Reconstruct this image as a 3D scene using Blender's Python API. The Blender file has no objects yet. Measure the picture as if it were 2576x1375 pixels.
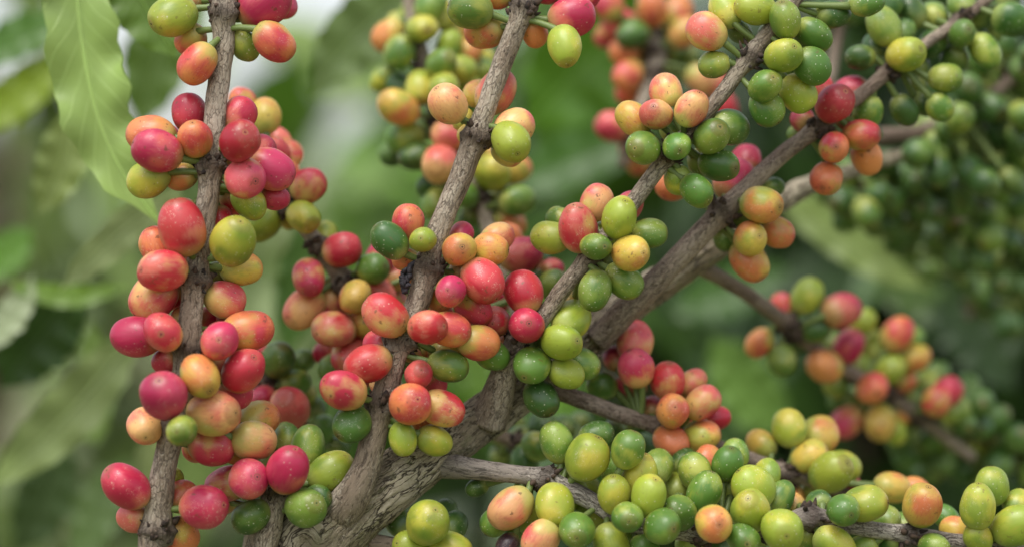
import bpy, math, random
import numpy as np
from mathutils import Vector, Matrix, Quaternion, noise
random.seed(7)
W=0.30; LENS=100.0; D=W*LENS/36.0; H=1.2; PX=2576.0
SC=bpy.context.scene; COL=SC.collection
def S(Y): return (D+Y)/D*W/PX
def P(px,py,Y): s=S(Y); return Vector(((px-1288)*s,Y,H-(py-687.5)*s))
def lin(c):
    return tuple(((v/255)/12.92 if v/255<=0.04045 else ((v/255+0.055)/1.055)**2.4) for v in c)+(1.0,)
# ---------------------------------------------------------------- node helpers
def newmat(name):
    m=bpy.data.materials.new(name); m.use_nodes=True
    nt=m.node_tree; nt.nodes.clear()
    out=nt.nodes.new('ShaderNodeOutputMaterial'); b=nt.nodes.new('ShaderNodeBsdfPrincipled')
    nt.links.new(b.outputs[0],out.inputs[0])
    return m,nt,b,out
def N(nt,t,**k):
    n=nt.nodes.new(t)
    for a,v in k.items(): setattr(n,a,v)
    return n
def setin(nt,inp,v):
    if isinstance(v,bpy.types.NodeSocket): nt.links.new(v,inp)
    else: inp.default_value=v
def mth(nt,op,a,b=None,c=None,clamp=False):
    n=N(nt,'ShaderNodeMath',operation=op,use_clamp=clamp); setin(nt,n.inputs[0],a)
    if b is not None: setin(nt,n.inputs[1],b)
    if c is not None: setin(nt,n.inputs[2],c)
    return n.outputs[0]
def mix(nt,f,a,b,mode='MIX'):
    n=N(nt,'ShaderNodeMix',data_type='RGBA',blend_type=mode); setin(nt,n.inputs[0],f)
    setin(nt,n.inputs[6],a); setin(nt,n.inputs[7],b); return n.outputs[2]
def sstep(nt,v,a,b):
    n=N(nt,'ShaderNodeMapRange',interpolation_type='SMOOTHSTEP'); setin(nt,n.inputs[0],v)
    n.inputs[1].default_value=a; n.inputs[2].default_value=b; return n.outputs[0]
def nz(nt,vec,scale,detail=3,rough=.5,w=None):
    n=N(nt,'ShaderNodeTexNoise',noise_dimensions='3D')
    if w is not None:
        a=N(nt,'ShaderNodeVectorMath',operation='ADD'); setin(nt,a.inputs[0],vec)
        cb=N(nt,'ShaderNodeCombineXYZ'); setin(nt,cb.inputs[0],w); setin(nt,cb.inputs[2],w); nt.links.new(cb.outputs[0],a.inputs[1]); vec=a.outputs[0]
    setin(nt,n.inputs['Vector'],vec); n.inputs['Scale'].default_value=scale
    n.inputs['Detail'].default_value=detail; n.inputs['Roughness'].default_value=rough
    return n.outputs[0]
def mapping(nt,vec,sc):
    n=N(nt,'ShaderNodeVectorMath',operation='MULTIPLY'); setin(nt,n.inputs[0],vec); n.inputs[1].default_value=sc; return n.outputs[0]
# ---------------------------------------------------------------- materials
def cherry_mat(name,a,b,c3,spk=.5,bias=0.0,blem=.25):
    m,nt,bs,out=newmat(name)
    tc=N(nt,'ShaderNodeTexCoord'); ob=tc.outputs['Object']; oi=N(nt,'ShaderNodeObjectInfo'); rnd=oi.outputs['Random']
    w=mth(nt,'MULTIPLY',rnd,57.0)
    sep=N(nt,'ShaderNodeSeparateXYZ'); nt.links.new(ob,sep.inputs[0])
    n1=nz(nt,ob,0.62,1.5,.5,w)
    n2=nz(nt,mapping(nt,ob,(1,1,.25)),8,4,.7,w)
    st=mth(nt,'MULTIPLY',mth(nt,'SUBTRACT',n2,.5),.9)
    f=mth(nt,'ADD',mth(nt,'MULTIPLY_ADD',mth(nt,'SUBTRACT',n1,.5),3.2,.40+bias),mth(nt,'MULTIPLY',sep.outputs[0],.36))
    f=mth(nt,'ADD',f,mth(nt,'MULTIPLY',mth(nt,'SUBTRACT',rnd,.5),.5))
    f=mth(nt,'ADD',f,st)
    c=mix(nt,sstep(nt,f,.05,1.0),lin(a),lin(b))
    n4=nz(nt,ob,.55,2,.5,mth(nt,'ADD',w,21.0))
    p3=sstep(nt,mth(nt,'ADD',mth(nt,'SUBTRACT',n4,mth(nt,'MULTIPLY',sep.outputs[2],.09)),mth(nt,'MULTIPLY',st,.22)),.49,.70)
    c=mix(nt,mth(nt,'MULTIPLY',p3,.9),c,lin(c3))
    c=mix(nt,mth(nt,'MULTIPLY',sstep(nt,n2,.46,.74),.14),c,(0.16,0.07,0.04,1))
    base=sstep(nt,sep.outputs[2],-.5,-1.15)
    c=mix(nt,mth(nt,'MULTIPLY',base,.5),c,lin((176,182,98)))
    tip=sstep(nt,sep.outputs[2],1.0,1.13)
    c=mix(nt,mth(nt,'MULTIPLY',tip,mth(nt,'MULTIPLY_ADD',rnd,.3,.12)),c,lin((112,80,42)))
    vo=N(nt,'ShaderNodeTexVoronoi',voronoi_dimensions='3D'); nt.links.new(mapping(nt,ob,(1,1,1)),vo.inputs['Vector']); vo.inputs['Scale'].default_value=4.2
    wob=mth(nt,'ADD',vo.outputs['Distance'],mth(nt,'MULTIPLY',n2,.2))
    fl=sstep(nt,wob,.28,.24)
    gate=sstep(nt,nz(nt,ob,1.6,1,.5,w),.45,.58)
    fl=mth(nt,'MULTIPLY',mth(nt,'MULTIPLY',fl,gate),spk*.85)
    c=mix(nt,fl,c,lin((216,218,190)))
    bn=nz(nt,ob,2.4,3,.65,mth(nt,'ADD',w,9.0))
    scr=mth(nt,'MULTIPLY',mth(nt,'COMPARE',bn,.42,.004),sstep(nt,n1,.50,.58))
    c=mix(nt,mth(nt,'MULTIPLY',scr,.5),c,lin((228,218,194)))
    bl=sstep(nt,bn,.645,.69)
    c=mix(nt,mth(nt,'MULTIPLY',bl,blem*2.8,clamp=True),c,lin((104,70,44)))
    hs=N(nt,'ShaderNodeHueSaturation'); nt.links.new(c,hs.inputs['Color'])
    r2=mth(nt,'FRACT',mth(nt,'MULTIPLY',rnd,13.7)); r3=mth(nt,'FRACT',mth(nt,'MULTIPLY',rnd,31.3))
    nt.links.new(mth(nt,'MULTIPLY_ADD',r2,.022,.487),hs.inputs['Hue'])
    nt.links.new(mth(nt,'MULTIPLY_ADD',r3,.24,.80),hs.inputs['Value']); hs.inputs['Saturation'].default_value=.99
    nt.links.new(hs.outputs[0],bs.inputs['Base Color'])
    nt.links.new(mth(nt,'MULTIPLY_ADD',n2,.3,.24),bs.inputs['Roughness'])
    bs.inputs['Specular IOR Level'].default_value=.48
    bp=N(nt,'ShaderNodeBump'); bp.inputs['Strength'].default_value=.4; bp.inputs['Distance'].default_value=.0002
    nt.links.new(nz(nt,mapping(nt,ob,(1,1,.3)),4.5,3,.6,w),bp.inputs['Height']); nt.links.new(bp.outputs[0],bs.inputs['Normal'])
    return m
CM={
'R':cherry_mat('ripe_red_skin',(170,22,54),(200,60,74),(212,116,92),.35),
'P':cherry_mat('pink_red_skin',(192,44,68),(214,98,90),(212,174,100),.4),
'O':cherry_mat('orange_skin',(214,132,74),(196,64,62),(182,166,72),.3),
'Q':cherry_mat('peach_skin',(226,172,110),(210,92,84),(198,190,98),.28),
'Y':cherry_mat('yellow_skin',(206,176,74),(212,128,72),(158,168,64),.3,-.1),
'L':cherry_mat('lime_skin',(148,164,52),(192,184,66),(114,142,48),.55,-.05,.15),
'G':cherry_mat('green_skin',(84,122,44),(130,154,60),(160,168,66),.9,-.1,.15),
'D':cherry_mat('dark_green_skin',(52,88,34),(82,116,46),(100,128,50),.75,0,.12),
'K':cherry_mat('shrivelled_skin',(44,28,34),(66,44,44),(60,40,44),.2),
}
CN={'R':'ripe red cherry','P':'pinkish red cherry','O':'orange cherry','Q':'peach coloured cherry','Y':'yellow cherry','L':'lime yellow cherry','G':'unripe green cherry','D':'dark green cherry','K':'blackened cherry'}
def bark_mat(name,dark,mid,lite,crack=.5,plate=.35,bump=.0009,lichen=0.,vs=.62):
    m,nt,bs,out=newmat(name)
    at=N(nt,'ShaderNodeAttribute',attribute_name='barkco'); v=at.outputs['Vector']
    nd=N(nt,'ShaderNodeAttribute',attribute_name='nodedark').outputs['Fac']
    n0=nz(nt,mapping(nt,v,(.6,.6,.25)),.16,4,.55)
    wob=N(nt,'ShaderNodeVectorMath',operation='MULTIPLY_ADD')
    wn0=N(nt,'ShaderNodeTexNoise'); nt.links.new(v,wn0.inputs['Vector']); wn0.inputs['Scale'].default_value=.22; wn0.inputs['Detail'].default_value=2
    nt.links.new(wn0.outputs['Color'],wob.inputs[0]); wob.inputs[1].default_value=(2.4,2.4,3.0); nt.links.new(v,wob.inputs[2]); vw=wob.outputs[0]
    n1=nz(nt,mapping(nt,vw,(1,1,.15)),1.1,6,.72)
    n3=nz(nt,mapping(nt,vw,(1,1,.5)),2.2,4,.7)
    c=mix(nt,sstep(nt,n1,.38,.52),lin(dark),lin(mid))
    c=mix(nt,sstep(nt,mth(nt,'ADD',mth(nt,'MULTIPLY',n0,.65),mth(nt,'MULTIPLY',n3,.35)),.44,.58),c,lin(lite))
    wv=mapping(nt,vw,(1,1,plate))
    wn=N(nt,'ShaderNodeTexNoise'); nt.links.new(wv,wn.inputs['Vector']); wn.inputs['Scale'].default_value=.7; wn.inputs['Detail'].default_value=2
    dv=N(nt,'ShaderNodeVectorMath',operation='MULTIPLY_ADD'); nt.links.new(wn.outputs['Color'],dv.inputs[0]); dv.inputs[1].default_value=(2.2,2.2,2.2); nt.links.new(wv,dv.inputs[2])
    vo=N(nt,'ShaderNodeTexVoronoi',feature='DISTANCE_TO_EDGE'); nt.links.new(dv.outputs[0],vo.inputs['Vector']); vo.inputs['Scale'].default_value=vs
    ck=sstep(nt,mth(nt,'ADD',vo.outputs['Distance'],mth(nt,'MULTIPLY',mth(nt,'SUBTRACT',n3,.5),.12)),.075,.0)
    ck=mth(nt,'MULTIPLY',ck,sstep(nt,n0,.36,.52))
    c=mix(nt,mth(nt,'MULTIPLY',ck,crack),c,lin((54,43,35)))
    if lichen>0:
        li=sstep(nt,nz(nt,v,.22,4,.6),.54,.64); c=mix(nt,mth(nt,'MULTIPLY',li,lichen),c,lin((130,132,92)))
    sp=sstep(nt,n3,.60,.68); c=mix(nt,mth(nt,'MULTIPLY',sp,.5),c,lin((212,202,186)))
    dk=mth(nt,'MULTIPLY',nd,sstep(nt,n3,.25,.5))
    c=mix(nt,mth(nt,'MULTIPLY',dk,.8),c,lin((58,44,37)))
    nt.links.new(c,bs.inputs['Base Color']); bs.inputs['Roughness'].default_value=.8; bs.inputs['Specular IOR Level'].default_value=.3
    h=mth(nt,'SUBTRACT',mth(nt,'ADD',n1,mth(nt,'MULTIPLY',n3,.5)),mth(nt,'MULTIPLY',ck,crack*.8))
    bp=N(nt,'ShaderNodeBump'); bp.inputs['Strength'].default_value=1; bp.inputs['Distance'].default_value=bump
    nt.links.new(h,bp.inputs['Height']); nt.links.new(bp.outputs[0],bs.inputs['Normal'])
    return m
M_BARK=bark_mat('young_bark',(86,74,62),(144,128,110),(180,167,149),.5)
M_BARK_T=bark_mat('thick_bark',(84,74,58),(152,139,116),(194,182,158),.9,.2,.0015,.35,.5)
M_BARK_D=bark_mat('brown_bark',(78,63,54),(130,112,98),(166,150,134),.4)
M_BARK_G=bark_mat('grey_bark',(88,81,74),(146,136,126),(190,182,170),.6)
def plain(name,c,rough=.6,c2=None,sc=300,sss=0):
    m,nt,bs,out=newmat(name)
    tc=N(nt,'ShaderNodeTexCoord')
    col=mix(nt,sstep(nt,nz(nt,tc.outputs['Object'],sc,3),.35,.65),lin(c),lin(c2 or tuple(v*.7 for v in c)))
    nt.links.new(col,bs.inputs['Base Color']); bs.inputs['Roughness'].default_value=rough
    return m
M_STALK=plain('green_stalk',(114,134,68),.5,(88,100,52),300)
M_BRACT=plain('dried_bract',(74,58,46),.9,(34,26,22),500)
def scar_mat():
    m,nt,bs,out=newmat('tip_scar_skin'); tc=N(nt,'ShaderNodeTexCoord')
    sx=N(nt,'ShaderNodeSeparateXYZ'); nt.links.new(tc.outputs['Object'],sx.inputs[0])
    r=mth(nt,'SQRT',mth(nt,'ADD',mth(nt,'POWER',sx.outputs[0],2.),mth(nt,'POWER',sx.outputs[1],2.)))
    rnd=N(nt,'ShaderNodeObjectInfo').outputs['Random']
    c=mix(nt,sstep(nt,r,.035,.08),lin((36,24,16)),mix(nt,rnd,lin((168,140,84)),lin((122,92,56))))
    c=mix(nt,mth(nt,'MULTIPLY',mth(nt,'COMPARE',r,.145,.024),mth(nt,'MULTIPLY_ADD',rnd,.6,.35)),c,lin((84,56,36)))
    nt.links.new(c,bs.inputs['Base Color']); bs.inputs['Roughness'].default_value=.75; return m
M_SCAR=scar_mat()
def leaf_mat(name,c,c2=None,vein=.35,trans=.3,bump=False):
    m,nt,bs,out=newmat(name)
    at=N(nt,'ShaderNodeAttribute',attribute_name='leafco'); sx=N(nt,'ShaderNodeSeparateXYZ'); nt.links.new(at.outputs['Vector'],sx.inputs[0])
    u,v,t=sx.outputs[0],sx.outputs[1],sx.outputs[2]
    av=mth(nt,'ABSOLUTE',v)
    tc=N(nt,'ShaderNodeTexCoord')
    wob=nz(nt,tc.outputs['Object'],40,2)
    ph=mth(nt,'FRACT',mth(nt,'ADD',mth(nt,'SUBTRACT',mth(nt,'MULTIPLY',u,12.),mth(nt,'MULTIPLY',mth(nt,'POWER',av,.8),2.2)),mth(nt,'MULTIPLY',wob,.9)))
    vn=sstep(nt,mth(nt,'ABSOLUTE',mth(nt,'SUBTRACT',ph,.5)),.07,.01)
    mr=sstep(nt,av,.07,.02)
    vv=mth(nt,'MAXIMUM',mth(nt,'MULTIPLY',vn,.4),mr)
    c2=c2 or tuple(x*.8 for x in c)
    col=mix(nt,sstep(nt,nz(nt,tc.outputs['Object'],25,4),.3,.7),lin(c),lin(c2))
    col=mix(nt,t,col,lin(tuple(min(255,x*1.3+10) for x in c)))
    col=mix(nt,mth(nt,'MULTIPLY',vv,vein),col,lin(tuple(min(255,x*1.15+34) for x in c)))
    nt.links.new(col,bs.inputs['Base Color']); bs.inputs['Roughness'].default_value=.42; bs.inputs['Specular IOR Level'].default_value=.45
    if bump:
        bp=N(nt,'ShaderNodeBump'); bp.inputs['Strength'].default_value=.5; bp.inputs['Distance'].default_value=.0006
        nt.links.new(mth(nt,'MULTIPLY',vv,-1.),bp.inputs['Height']); nt.links.new(bp.outputs[0],bs.inputs['Normal'])
    tr=N(nt,'ShaderNodeBsdfTranslucent'); nt.links.new(col,tr.inputs[0])
    ms=N(nt,'ShaderNodeMixShader'); ms.inputs[0].default_value=trans
    nt.links.new(bs.outputs[0],ms.inputs[1]); nt.links.new(tr.outputs[0],ms.inputs[2]); nt.links.new(ms.outputs[0],out.inputs[0])
    return m
# ---------------------------------------------------------------- object helpers
def mk(name,verts,faces,mat,smooth=True):
    me=bpy.data.meshes.new(name); me.from_pydata([tuple(v) for v in verts],[],faces); me.update()
    if smooth: me.polygons.foreach_set('use_smooth',[True]*len(me.polygons))
    if mat: me.materials.append(mat)
    return me
def link(name,me,parent=None,loc=None):
    o=bpy.data.objects.new(name,me); COL.objects.link(o)
    if parent is not None: o.parent=parent
    if loc is not None: o.location=loc
    return o
def thing(name,label,cat,loc,group=None):
    o=bpy.data.objects.new(name,None); COL.objects.link(o); o.location=loc; o.empty_display_size=.01
    o['label']=label; o['category']=cat
    if group: o['group']=group
    return o
def catmull(pts,step):
    P_=[pts[0]*2-pts[1]]+list(pts)+[pts[-1]*2-pts[-2]]; out=[]
    for i in range(1,len(P_)-2):
        a,b,c,d=P_[i-1:i+3]; L=np.linalg.norm((c-b)[:3]); n=max(2,int(L/step))
        for k in range(n):
            t=k/n; out.append(.5*((2*b)+(-a+c)*t+(2*a-5*b+4*c-d)*t*t+(-a+3*b-3*c+d)*t**3))
    out.append(P_[-2]); return np.array(out)
def frames(C):
    T=np.gradient(C,axis=0); T/=np.linalg.norm(T,axis=1)[:,None]+1e-12
    n=np.cross(T[0],[0.1,1,.2]); n/=np.linalg.norm(n); Ns=[]
    for t in T:
        n=n-t*np.dot(n,t); n/=np.linalg.norm(n); Ns.append(n.copy())
    Ns=np.array(Ns); return T,Ns,np.cross(T,Ns)
def tube_mesh(name,C4,mat,sides=24,rough=.06,nodes=(),ridge=.0,origin=Vector((0,0,0)),seed=0,flare=.36):
    C=C4[:,:3]; R=C4[:,3].copy(); T,A,B=frames(C)
    Ls=np.concatenate([[0],np.cumsum(np.linalg.norm(np.diff(C,axis=0),axis=1))]); ND=np.zeros(len(C))
    for q in nodes:
        d=np.abs(Ls-q); R*=1+flare*np.exp(-(d/.003)**2)+.16*np.exp(-(d/.0009)**2)
        ND=np.maximum(ND,np.exp(-(d/.0026)**2))
    vs=[];co=[];n=len(C)
    for i in range(n):
        for k in range(sides):
            a=2*math.pi*k/sides; r=R[i]
            bc=(math.cos(a)*r*1000+seed*13,math.sin(a)*r*1000,Ls[i]*1000)
            h=noise.fractal(Vector((bc[0]*.35,bc[1]*.35,bc[2]*.09)),1.0,2.0,4)
            g=noise.noise(Vector((bc[0]*.9,bc[1]*.9,bc[2]*.12)))
            big=noise.noise(Vector((seed*3.1,bc[2]*.06,a*.3)))+.6*noise.noise(Vector((seed*7.3,bc[2]*.16,math.cos(a)*.5)))
            kn=noise.noise(Vector((bc[0]*.25,bc[1]*.25,bc[2]*.4+seed)))
            rr=r*(1+rough*h+rough*.9*big+ND[i]*.24*kn)+ridge*g
            p=C[i]+A[i]*math.cos(a)*rr+B[i]*math.sin(a)*rr
            vs.append(tuple(p-np.array(origin))); co.append(bc)
    fs=[(i*sides+k,i*sides+(k+1)%sides,(i+1)*sides+(k+1)%sides,(i+1)*sides+k) for i in range(n-1) for k in range(sides)]
    fs.append(tuple(range(sides-1,-1,-1))); fs.append(tuple((n-1)*sides+k for k in range(sides)))
    me=mk(name,vs,fs,mat); at=me.attributes.new('barkco','FLOAT_VECTOR','POINT'); at.data.foreach_set('vector',[x for c in co for x in c])
    a2=me.attributes.new('nodedark','FLOAT','POINT'); a2.data.foreach_set('value',[float(ND[i]) for i in range(n) for k in range(sides)])
    return me
# ---------------------------------------------------------------- cherry shapes
NSH=8
def cherry_mesh(seed):
    rs=random.Random(seed); nu,nv=32,22; el=1.12+rs.random()*.16; ov=.87+rs.random()*.08; e=rs.uniform(-.07,.09); k1=rs.random()*9
    vs=[(0,0,-el*.97)];
    for j in range(1,nv):
        th=math.pi*j/nv
        for i in range(nu):
            ph=2*math.pi*i/nu
            r=math.sin(th)**.92; z=-math.cos(th)*el
            r*=1+e*z/el
            f=1+.024*math.cos(2*ph+k1)+.016*math.cos(4*ph+k1)*abs(math.cos(th))+.07*noise.noise(Vector((math.cos(ph)*r+k1,math.sin(ph)*r,z)))
            vs.append((r*math.cos(ph)*f,r*math.sin(ph)*f*ov,z*(1-.02*math.exp(-r*r*30))))
    vs.append((0,0,el*.975)); fs=[]
    for i in range(nu): fs.append((0,1+(i+1)%nu,1+i))
    for j in range(nv-2):
        for i in range(nu):
            a=1+j*nu+i;b=1+j*nu+(i+1)%nu; fs.append((a,b,b+nu,a+nu))
    l=len(vs)-1
    for i in range(nu): fs.append((l,1+(nv-2)*nu+i,1+(nv-2)*nu+(i+1)%nu))
    return vs,fs,el
SHAPES=[cherry_mesh(s) for s in range(NSH)]
CMESH={(c,i):mk('coffee_cherry',SHAPES[i][0],SHAPES[i][1],CM[c]) for c in CM for i in range(NSH)}
def scar_mesh(el,sz):
    n=18; prof=[(.185,-.06),(.18,.008),(.15,.028),(.115,.01),(.075,.0),(.035,.03)]; vs=[];fs=[]
    for r,z in prof:
        for k in range(n):
            a=2*math.pi*k/n; vs.append((r*sz*math.cos(a)*(1+.1*math.sin(3*a)),r*sz*math.sin(a),el*.965+z))
    vs.append((0,0,el*.965+.045))
    for j in range(len(prof)-1):
        for k in range(n): fs.append((j*n+k,j*n+(k+1)%n,(j+1)*n+(k+1)%n,(j+1)*n+k))
    for k in range(n): fs.append(((len(prof)-1)*n+k,(len(prof)-1)*n+(k+1)%n,len(vs)-1))
    return mk('tip_scar',vs,fs,M_SCAR)
SMESH=[scar_mesh(s[2],.72+.07*((i*5)%8)/1.4) for i,s in enumerate(SHAPES)]
# ---------------------------------------------------------------- branch data
BR=[]
def branch(label,pts,nodes,txt,mat=M_BARK,group=None,sides=24,name='coffee_branch',ridge=0.0,rough=.08,scars=True,auto=None,cat='branch'):
    ch=[]
    for ln in txt.split(';'):
        q=ln.split()
        if len(q)<4: continue
        ch.append([float(q[0]),float(q[1]),float(q[2]),q[3],float(q[4]) if len(q)>4 else 0.,(float(q[5]),float(q[6])) if len(q)>6 else None])
    if auto:
        rr=random.Random(auto['seed']); gap=auto.get('gap',40)
        for (nx,ny) in (auto.get('nodes') or nodes):
            dd=auto['d']*rr.uniform(.7,1.2)
            for _ in range(max(2,int(auto['n']*rr.uniform(.6,1.3)))):
                for tries in range(20):
                    a=rr.random()*6.283; d=rr.uniform(auto.get('dmin',20),dd)
                    x=nx+math.cos(a)*d*1.1; y=ny+math.sin(a)*d
                    if all((x-c[0])**2+(y-c[1])**2>gap**2 for c in ch): break
                else: continue
                ch.append([x,y,rr.uniform(*auto['r']),rr.choice(auto['c']),rr.uniform(*auto.get('lay',(-1,1))),None])
    BR.append(dict(label=label,pts=pts,nodes=nodes,ch=ch,mat=mat,group=group,sides=sides,name=name,ridge=ridge,rough=rough,scars=scars,cat=cat))
# points: (px,py,Y,radius px) or ('w',x,y,z,r)
branch('upright fruiting branch with crowded red and pink cherries, leftmost of the branches',
 [('w',-.135,.02,.72,.006),('w',-.115,0.0,.95,.005),(375,1480,-.012,37),(395,1340,-.012,35),(422,1130,-.014,31),(450,1000,-.014,30),(475,880,-.014,30),(492,720,-.012,28),(510,560,-.010,28),(530,410,-.008,28),(548,260,-.006,28),(560,120,-.004,28),(566,10,-.004,27),(575,-160,0,25),(600,-500,.01,20)],
 [(562,35),(524,420),(492,700),(476,880),(430,1070),(402,1330)],
 """435 40 58 L 0;468 0 42 R 1;480 100 42 O 1;497 160 50 O 0;665 12 62 R 0;712 15 36 R 1;690 105 50 O 0;615 115 37 G .5;590 12 40 K 1.5;
 475 285 47 R 1;600 290 46 R 1;603 355 56 R -1;380 340 54 O .5;396 380 57 R -1;490 350 46 O -.6;374 450 50 L .2;455 445 38 O 1;615 450 55 P -1;680 425 56 P 0;625 507 47 L .6;690 498 34 R 1;585 507 34 R 1.2;650 380 44 R 1;420 345 36 P 1;430 420 38 R 1.3;590 400 40 R 1.3;540 330 38 R 1.4;
 457 572 62 R -1;452 540 42 R .3;586 605 60 L -1;606 675 48 Y .4;410 680 60 P -1;395 622 46 O 1;388 745 60 P -.2;565 752 50 P .3;553 555 36 R 1;430 740 40 R 1.3;550 690 34 D 1.3;450 640 40 P 1.3;545 480 34 R 1.4;
 345 845 58 R 0;410 835 55 P -1 412 838;552 857 55 P -1 556 853;622 832 58 O 0;612 932 59 P -.5 640 900;503 945 55 Y -1;418 905 34 R 1;560 920 40 R 1.3;580 800 40 R 1.3;440 870 36 O 1.3;525 800 36 R 1.3;460 800 34 O 1.4;
 411 995 63 R -1;537 1038 63 Q -1;457 1082 42 G -1.5 452 1082;365 1070 48 Q 0 372 1092;532 1122 52 P .4;650 1055 52 O 1;637 1107 55 Q .4;598 1130 46 O 1;590 985 44 R 1.2;480 1010 38 R 1.3;570 1080 40 R 1.3;490 1130 34 O 1.3;
 318 1222 62 R -.5;337 1302 42 P .5;512 1273 58 R -1;456 1248 42 O 1;455 1345 48 O .5;440 1200 26 L 1.4;560 1070 40 P 1.2""")
branch('upright branch rising from the thick bough, its cherries yellow above and red and orange below',
 [(835,1330,.006,60),(880,1265,-.004,52),(912,1195,-.008,37),(945,1080,-.008,32),(975,960,-.007,31),(1010,850,-.006,30),(1055,740,-.005,31),(1085,640,-.004,30),(1130,520,-.003,28),(1180,390,-.002,28),(1222,280,-.001,27),(1265,150,0,26),(1305,40,.001,26),(1330,-60,.003,26),(1380,-350,.01,20)],
 [(1312,20),(1200,350),(1075,670),(1003,862),(958,1020)],
 """1183 25 52 G 0;1222 78 50 O .5;1345 80 38 O .6;1438 42 56 R -.4;1420 117 47 L -.5;1250 -15 40 O .5;1380 -25 40 R .5;1480 -10 35 R .6;
 1128 262 51 Q -.5;1247 232 53 Q .9;1202 235 40 Y 1.2;1292 322 52 Q .3;1285 355 53 L -1 1300 385;1182 335 32 Y 1;1275 380 42 Q 1;1165 300 32 Y 1.3;
 980 605 45 D -.5;1064 603 36 L -1 1060 600;1027 560 44 O 0;1020 652 30 O .6;1155 627 46 Y -.6 1163 622;1233 627 43 Y -.3;1160 590 32 R 1;1250 598 40 Q 1;1212 705 54 R -.5;1133 732 43 P -1 1128 730;1190 770 47 O .5;1105 750 36 O 1;1170 680 38 R 1.3;1110 790 34 P 1.2;
 970 792 54 P -.3;1075 823 47 R -1;1130 828 47 O 0;953 865 40 P .6;925 915 53 R -.5;863 980 53 P -.4;1030 905 36 P 1;1090 960 36 R 1.2;1085 880 36 O 1.2;960 960 34 P 1.2;
 1053 942 39 P -.5 1060 930;1127 920 45 G -.2;1118 885 42 Y .8;1031 1015 56 O -1;1113 1027 48 P -.4;885 1065 48 D -.3;1014 1102 41 L -.4;1092 1107 44 L -.4;
 1203 860 48 O .6;1235 890 42 G 1;1070 1060 34 O 1.2""",ridge=.00015)
branch('thick rough barked bough sloping up from bottom left, where side branches fork off',
 [('w',-.16,.06,0.0,.016),('w',-.14,.04,.5,.014),('w',-.10,.02,.95,.011),(720,1470,.006,96),(830,1345,.004,90),(960,1230,.004,78),(1080,1145,.008,64),(1200,1062,.014,58),(1330,965,.020,54),(1480,850,.028,50),(1620,742,.036,45),(1780,630,.045,38),(1990,490,.065,26),(2110,440,.08,20),(2350,372,.11,14),(2650,330,.14,12)],
 [],"",mat=M_BARK_T,sides=80,name='coffee_bough',ridge=.0006,rough=.065,cat='bough')
branch('slim slanting branch in sharp focus, dotted green and pink cherries along its middle',
 [(1225,1060,.012,50),(1262,975,.008,40),(1290,890,.004,28),(1350,815,.002,23),(1430,710,0,22),(1500,620,0,21),(1600,495,0,20),(1685,390,0,20),(1790,270,0,20),(1880,150,0,21),(1950,60,.001,20),(2040,-60,.004,20),(2200,-300,.01,14)],
 [(1295,860),(1490,640),(1690,385),(1885,140),(1960,50)],
 """1317 735 53 R -.3;1323 818 48 R -1 1330 812;1245 808 43 P 0 1240 812;1436 805 51 L .3;1413 860 51 L -.7 1448 856;1338 918 49 G -.8 1320 945;1425 938 43 L -.2;1462 915 42 G .3;1362 1000 45 D 0;1425 770 38 O 1;1370 870 40 G 1.2;1280 870 36 O 1.2;
 1455 573 54 P -.3;1558 548 52 L -.7 1570 510;1500 510 44 Q .3;1580 520 38 P 1;1632 587 43 G .3;1498 620 40 G -1.2;1588 637 48 Y -1 1612 637;1497 730 45 G -.8;1568 705 47 G 0;1385 597 44 L .5;1408 550 32 G 1;1520 590 38 L 1.2;1540 670 36 D 1.2;
 1675 230 43 Q .3;1740 274 46 Q -.7 1757 238;1650 288 44 Q -.8 1642 272;1593 300 43 Y .3;1617 372 46 G -.9 1598 375;1703 368 40 G -1;1790 343 47 G -.5 1805 325;1837 320 48 D .3;1808 415 50 D -.3 1845 425;1752 480 43 G -.3;1705 452 38 L .5;1690 320 36 G 1.2;1765 410 36 D 1.2;
 1778 80 50 Q 0;1797 162 38 G 0;1825 25 46 L .5;1900 22 46 L 0;1975 50 47 G -.5 1965 12;1972 140 49 L -1 1992 122;2045 88 48 G 0;2095 37 40 D 0;2043 167 47 G -.3;1925 217 45 G -1 1940 200;1928 272 46 G -.2;2007 235 47 L .2;1870 -30 40 G .3;1985 -25 38 L .4;2180 5 42 G .2;1990 190 36 D 1.2;1940 90 36 D 1.2;1860 80 34 D 1.2""")
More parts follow.
